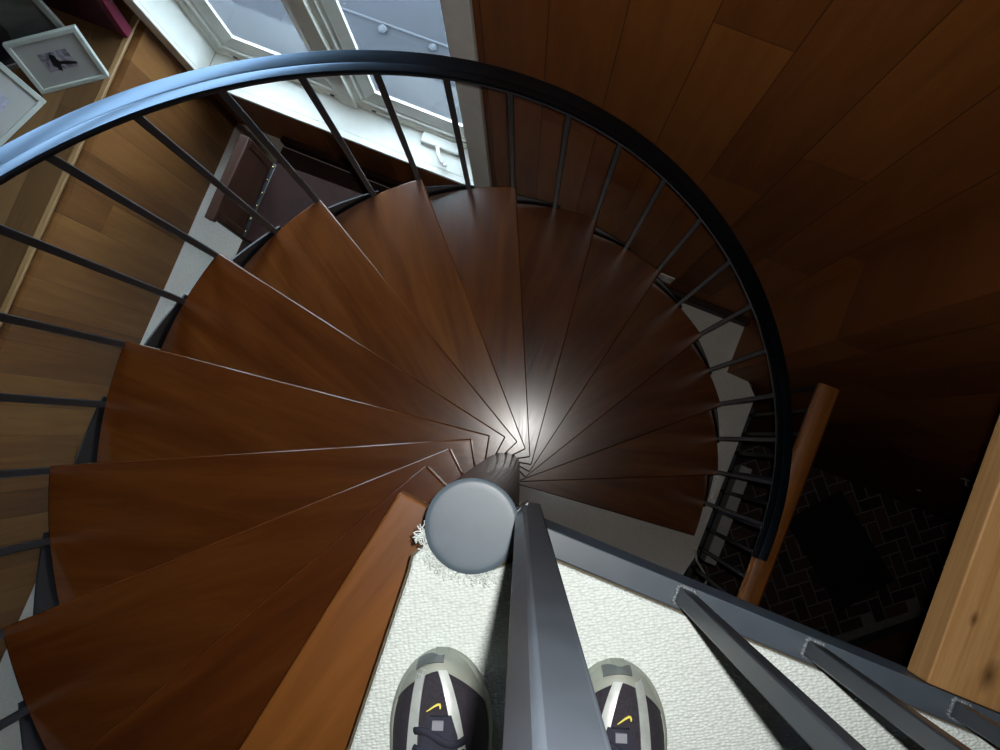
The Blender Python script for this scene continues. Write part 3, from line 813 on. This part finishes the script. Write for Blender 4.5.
# big dark portrait behind
e3 = (Bp - A).normalized(); n3 = Vector((e3.y, -e3.x, 0))
b3 = A - n3 * .13 + e3 * -.25; b3.z = ZL + .001
frame(b3, e3, Vector((-n3.x * .16, -n3.y * .16, .98)), .455, .48, .022, .02, 'large grey framed dark portrait standing behind the small white framed photo',
      (M_FRAMEG, M_DPH, M_DPH), dict(rect=(.08, .08, .92, .92), shapes=[ell(.36, .5, .22, .36, 20, .08), ell(.3, .25, .2, .16, 16, .1)]))
M_RED = paint('red_panel_face', (0.06, 0.003, 0.008), rough=0.8, var=0.15)
M_MAG = paint('magenta_edge', (0.15, 0.005, 0.03), rough=0.7, var=0.1)
rp = empty('red_panel', (-2.2, 1.0, ZL + .001)); tag(rp, 'dark red panel with magenta edge leaning on the wall left of the window', 'panel')
tl = Matrix.Translation((-2.2, 1.0, ZL + .003)) @ Matrix.Rotation(math.radians(-9), 4, 'X')
bm = B(); box(bm, (-.3, 0, 0), (.165, .035, .45), tl); par(link('board', bm, M_RED, bevel=0.003), rp)
bm = B(); box(bm, (.1655, -.004, 0), (.198, .037, .45), tl); par(link('edge', bm, M_MAG, bevel=0.003), rp)

# ------------------------------------------------------------------ lower guard, outlet, cable, mat
lg = empty('stairwell_guard', (1.09, .3, ZF)); tag(lg, 'dark steel picket guard with orange wooden handrail at the carpet edge', 'guard rail')
bm = B(); yy0, yy1 = -1.5, .765
pr = [(-.043, -.016), (-.036, -.022), (.036, -.022), (.043, -.016), (.043, .006), (.034, .016), (.012, .021), (-.012, .021), (-.034, .016), (-.043, .006)]
sweep(bm, [Vector((1.085, yy0, -2.16)), Vector((1.085, yy1, -2.16))], pr); par(link('handrail', bm, M_OAK, smooth=.6), lg)
bm = B(); box(bm, (1.066, yy0, -2.235), (1.105, yy1, -2.183)); par(link('upper_bar', bm, M_STEEL, bevel=.002), lg)
bm = B(); box(bm, (1.072, yy0, ZF - .10), (1.098, yy1 - .05, ZF - .07)); par(link('lower_bar', bm, M_STEEL, bevel=.002), lg)
for i in range(21):
    y = -1.30 + .1035 * i
    bm = B(); box(bm, (1.077, y - .008, ZF - .07), (1.093, y + .008, -2.235)); par(link('picket', bm, M_STEEL, bevel=.002, seg=1), lg)

ou = empty('wall_outlet', (.393, YW, -2.81)); tag(ou, 'small white outlet plate low on the window wall beside the stair edge', 'outlet')
bm = B(); box(bm, (.357, YW - .006, -2.872), (.43, YW, -2.748)); par(link('cover_plate', bm, M_SOCKET, bevel=.002), ou)
for z in (-2.835, -2.785):
    bm = B(); box(bm, (.38, YW - .0085, z - .016), (.407, YW - .006, z + .016)); par(link('socket', bm, M_SOCKET, bevel=.003), ou)

cpts = [Vector(p) for p in ((1.052, -.075, ZF + .005), (1.078, -.118, ZF - .01), (1.105, -.137, ZF - .03), (1.136, -.158, ZF - .05), (1.17, -.185, ZF - .07), (1.185, -.21, ZF - .09), (1.176, -.25, ZF - .10), (1.15, -.30, ZF - .11))]
sm = []
for i in range(len(cpts) - 1):
    for j in range(4):
        t = j / 4; p0, p1, p2, p3 = cpts[max(0, i - 1)], cpts[i], cpts[i + 1], cpts[min(len(cpts) - 1, i + 2)]
        sm.append(.5 * ((2 * p1) + (-p0 + p2) * t + (2 * p0 - 5 * p1 + 4 * p2 - p3) * t * t + (-p0 + 3 * p1 - 3 * p2 + p3) * t ** 3))
bm = B(); tube(bm, sm, .006, 8)
tag(link('cable', bm, M_CABLE, smooth=3.2), 'thin pale cable curling over the carpet edge beside the stairwell', 'cable')

dm = empty('door_mat', (2.9, .24, ZB)); dm.rotation_euler = (0, 0, math.atan2(.19 - .73, 3.40 - 2.72))
tag(dm, 'black ribbed mat lying askew on the herringbone brick floor', 'door mat')
bm = B(); box(bm, (-.435, -.27, 0), (.435, .27, .012)); link('base', bm, M_MATB, dm, bevel=.004)
bm = B()
for i in range(24):
    x = -.40 + .8 * i / 23; box(bm, (x - .008, -.245, .012), (x + .008, .245, .02))
link('ribs', bm, M_MATB, dm)

# ------------------------------------------------------------------ light
world = bpy.data.worlds.new('world'); scene.world = world; world.use_nodes = True
nt = world.node_tree; bg = nt.nodes['Background']
bg.inputs[0].default_value = (0.76, 0.88, 1.0, 1); bg.inputs[1].default_value = 14.0
def light(name, kind, loc, energy, color, **k):
    d = bpy.data.lights.new(name, kind); d.energy = energy; d.color = color
    for a_, v in k.items(): setattr(d, a_, v)
    o = bpy.data.objects.new(name, d); COL.objects.link(o); o.location = loc
    return o
# the camera's own flash, a few centimetres to its right
fl = light('camera_flash', 'SPOT', (0.035, 0.165, 0.952), 52.0, (1.0, 0.985, 0.955), spot_size=math.radians(124), spot_blend=1.0, shadow_soft_size=0.007)
fl.rotation_euler = rot.to_euler()

scene.view_settings.view_transform = 'Standard'
scene.view_settings.look = 'None'
scene.view_settings.gamma = 1.0
scene.view_settings.exposure = 0.0
scene.view_settings.use_curve_mapping = False
scene.cycles.use_denoising = True
scene.cycles.max_bounces = 8
scene.cycles.transparent_max_bounces = 12
scene.cycles.sample_clamp_indirect = 6.0
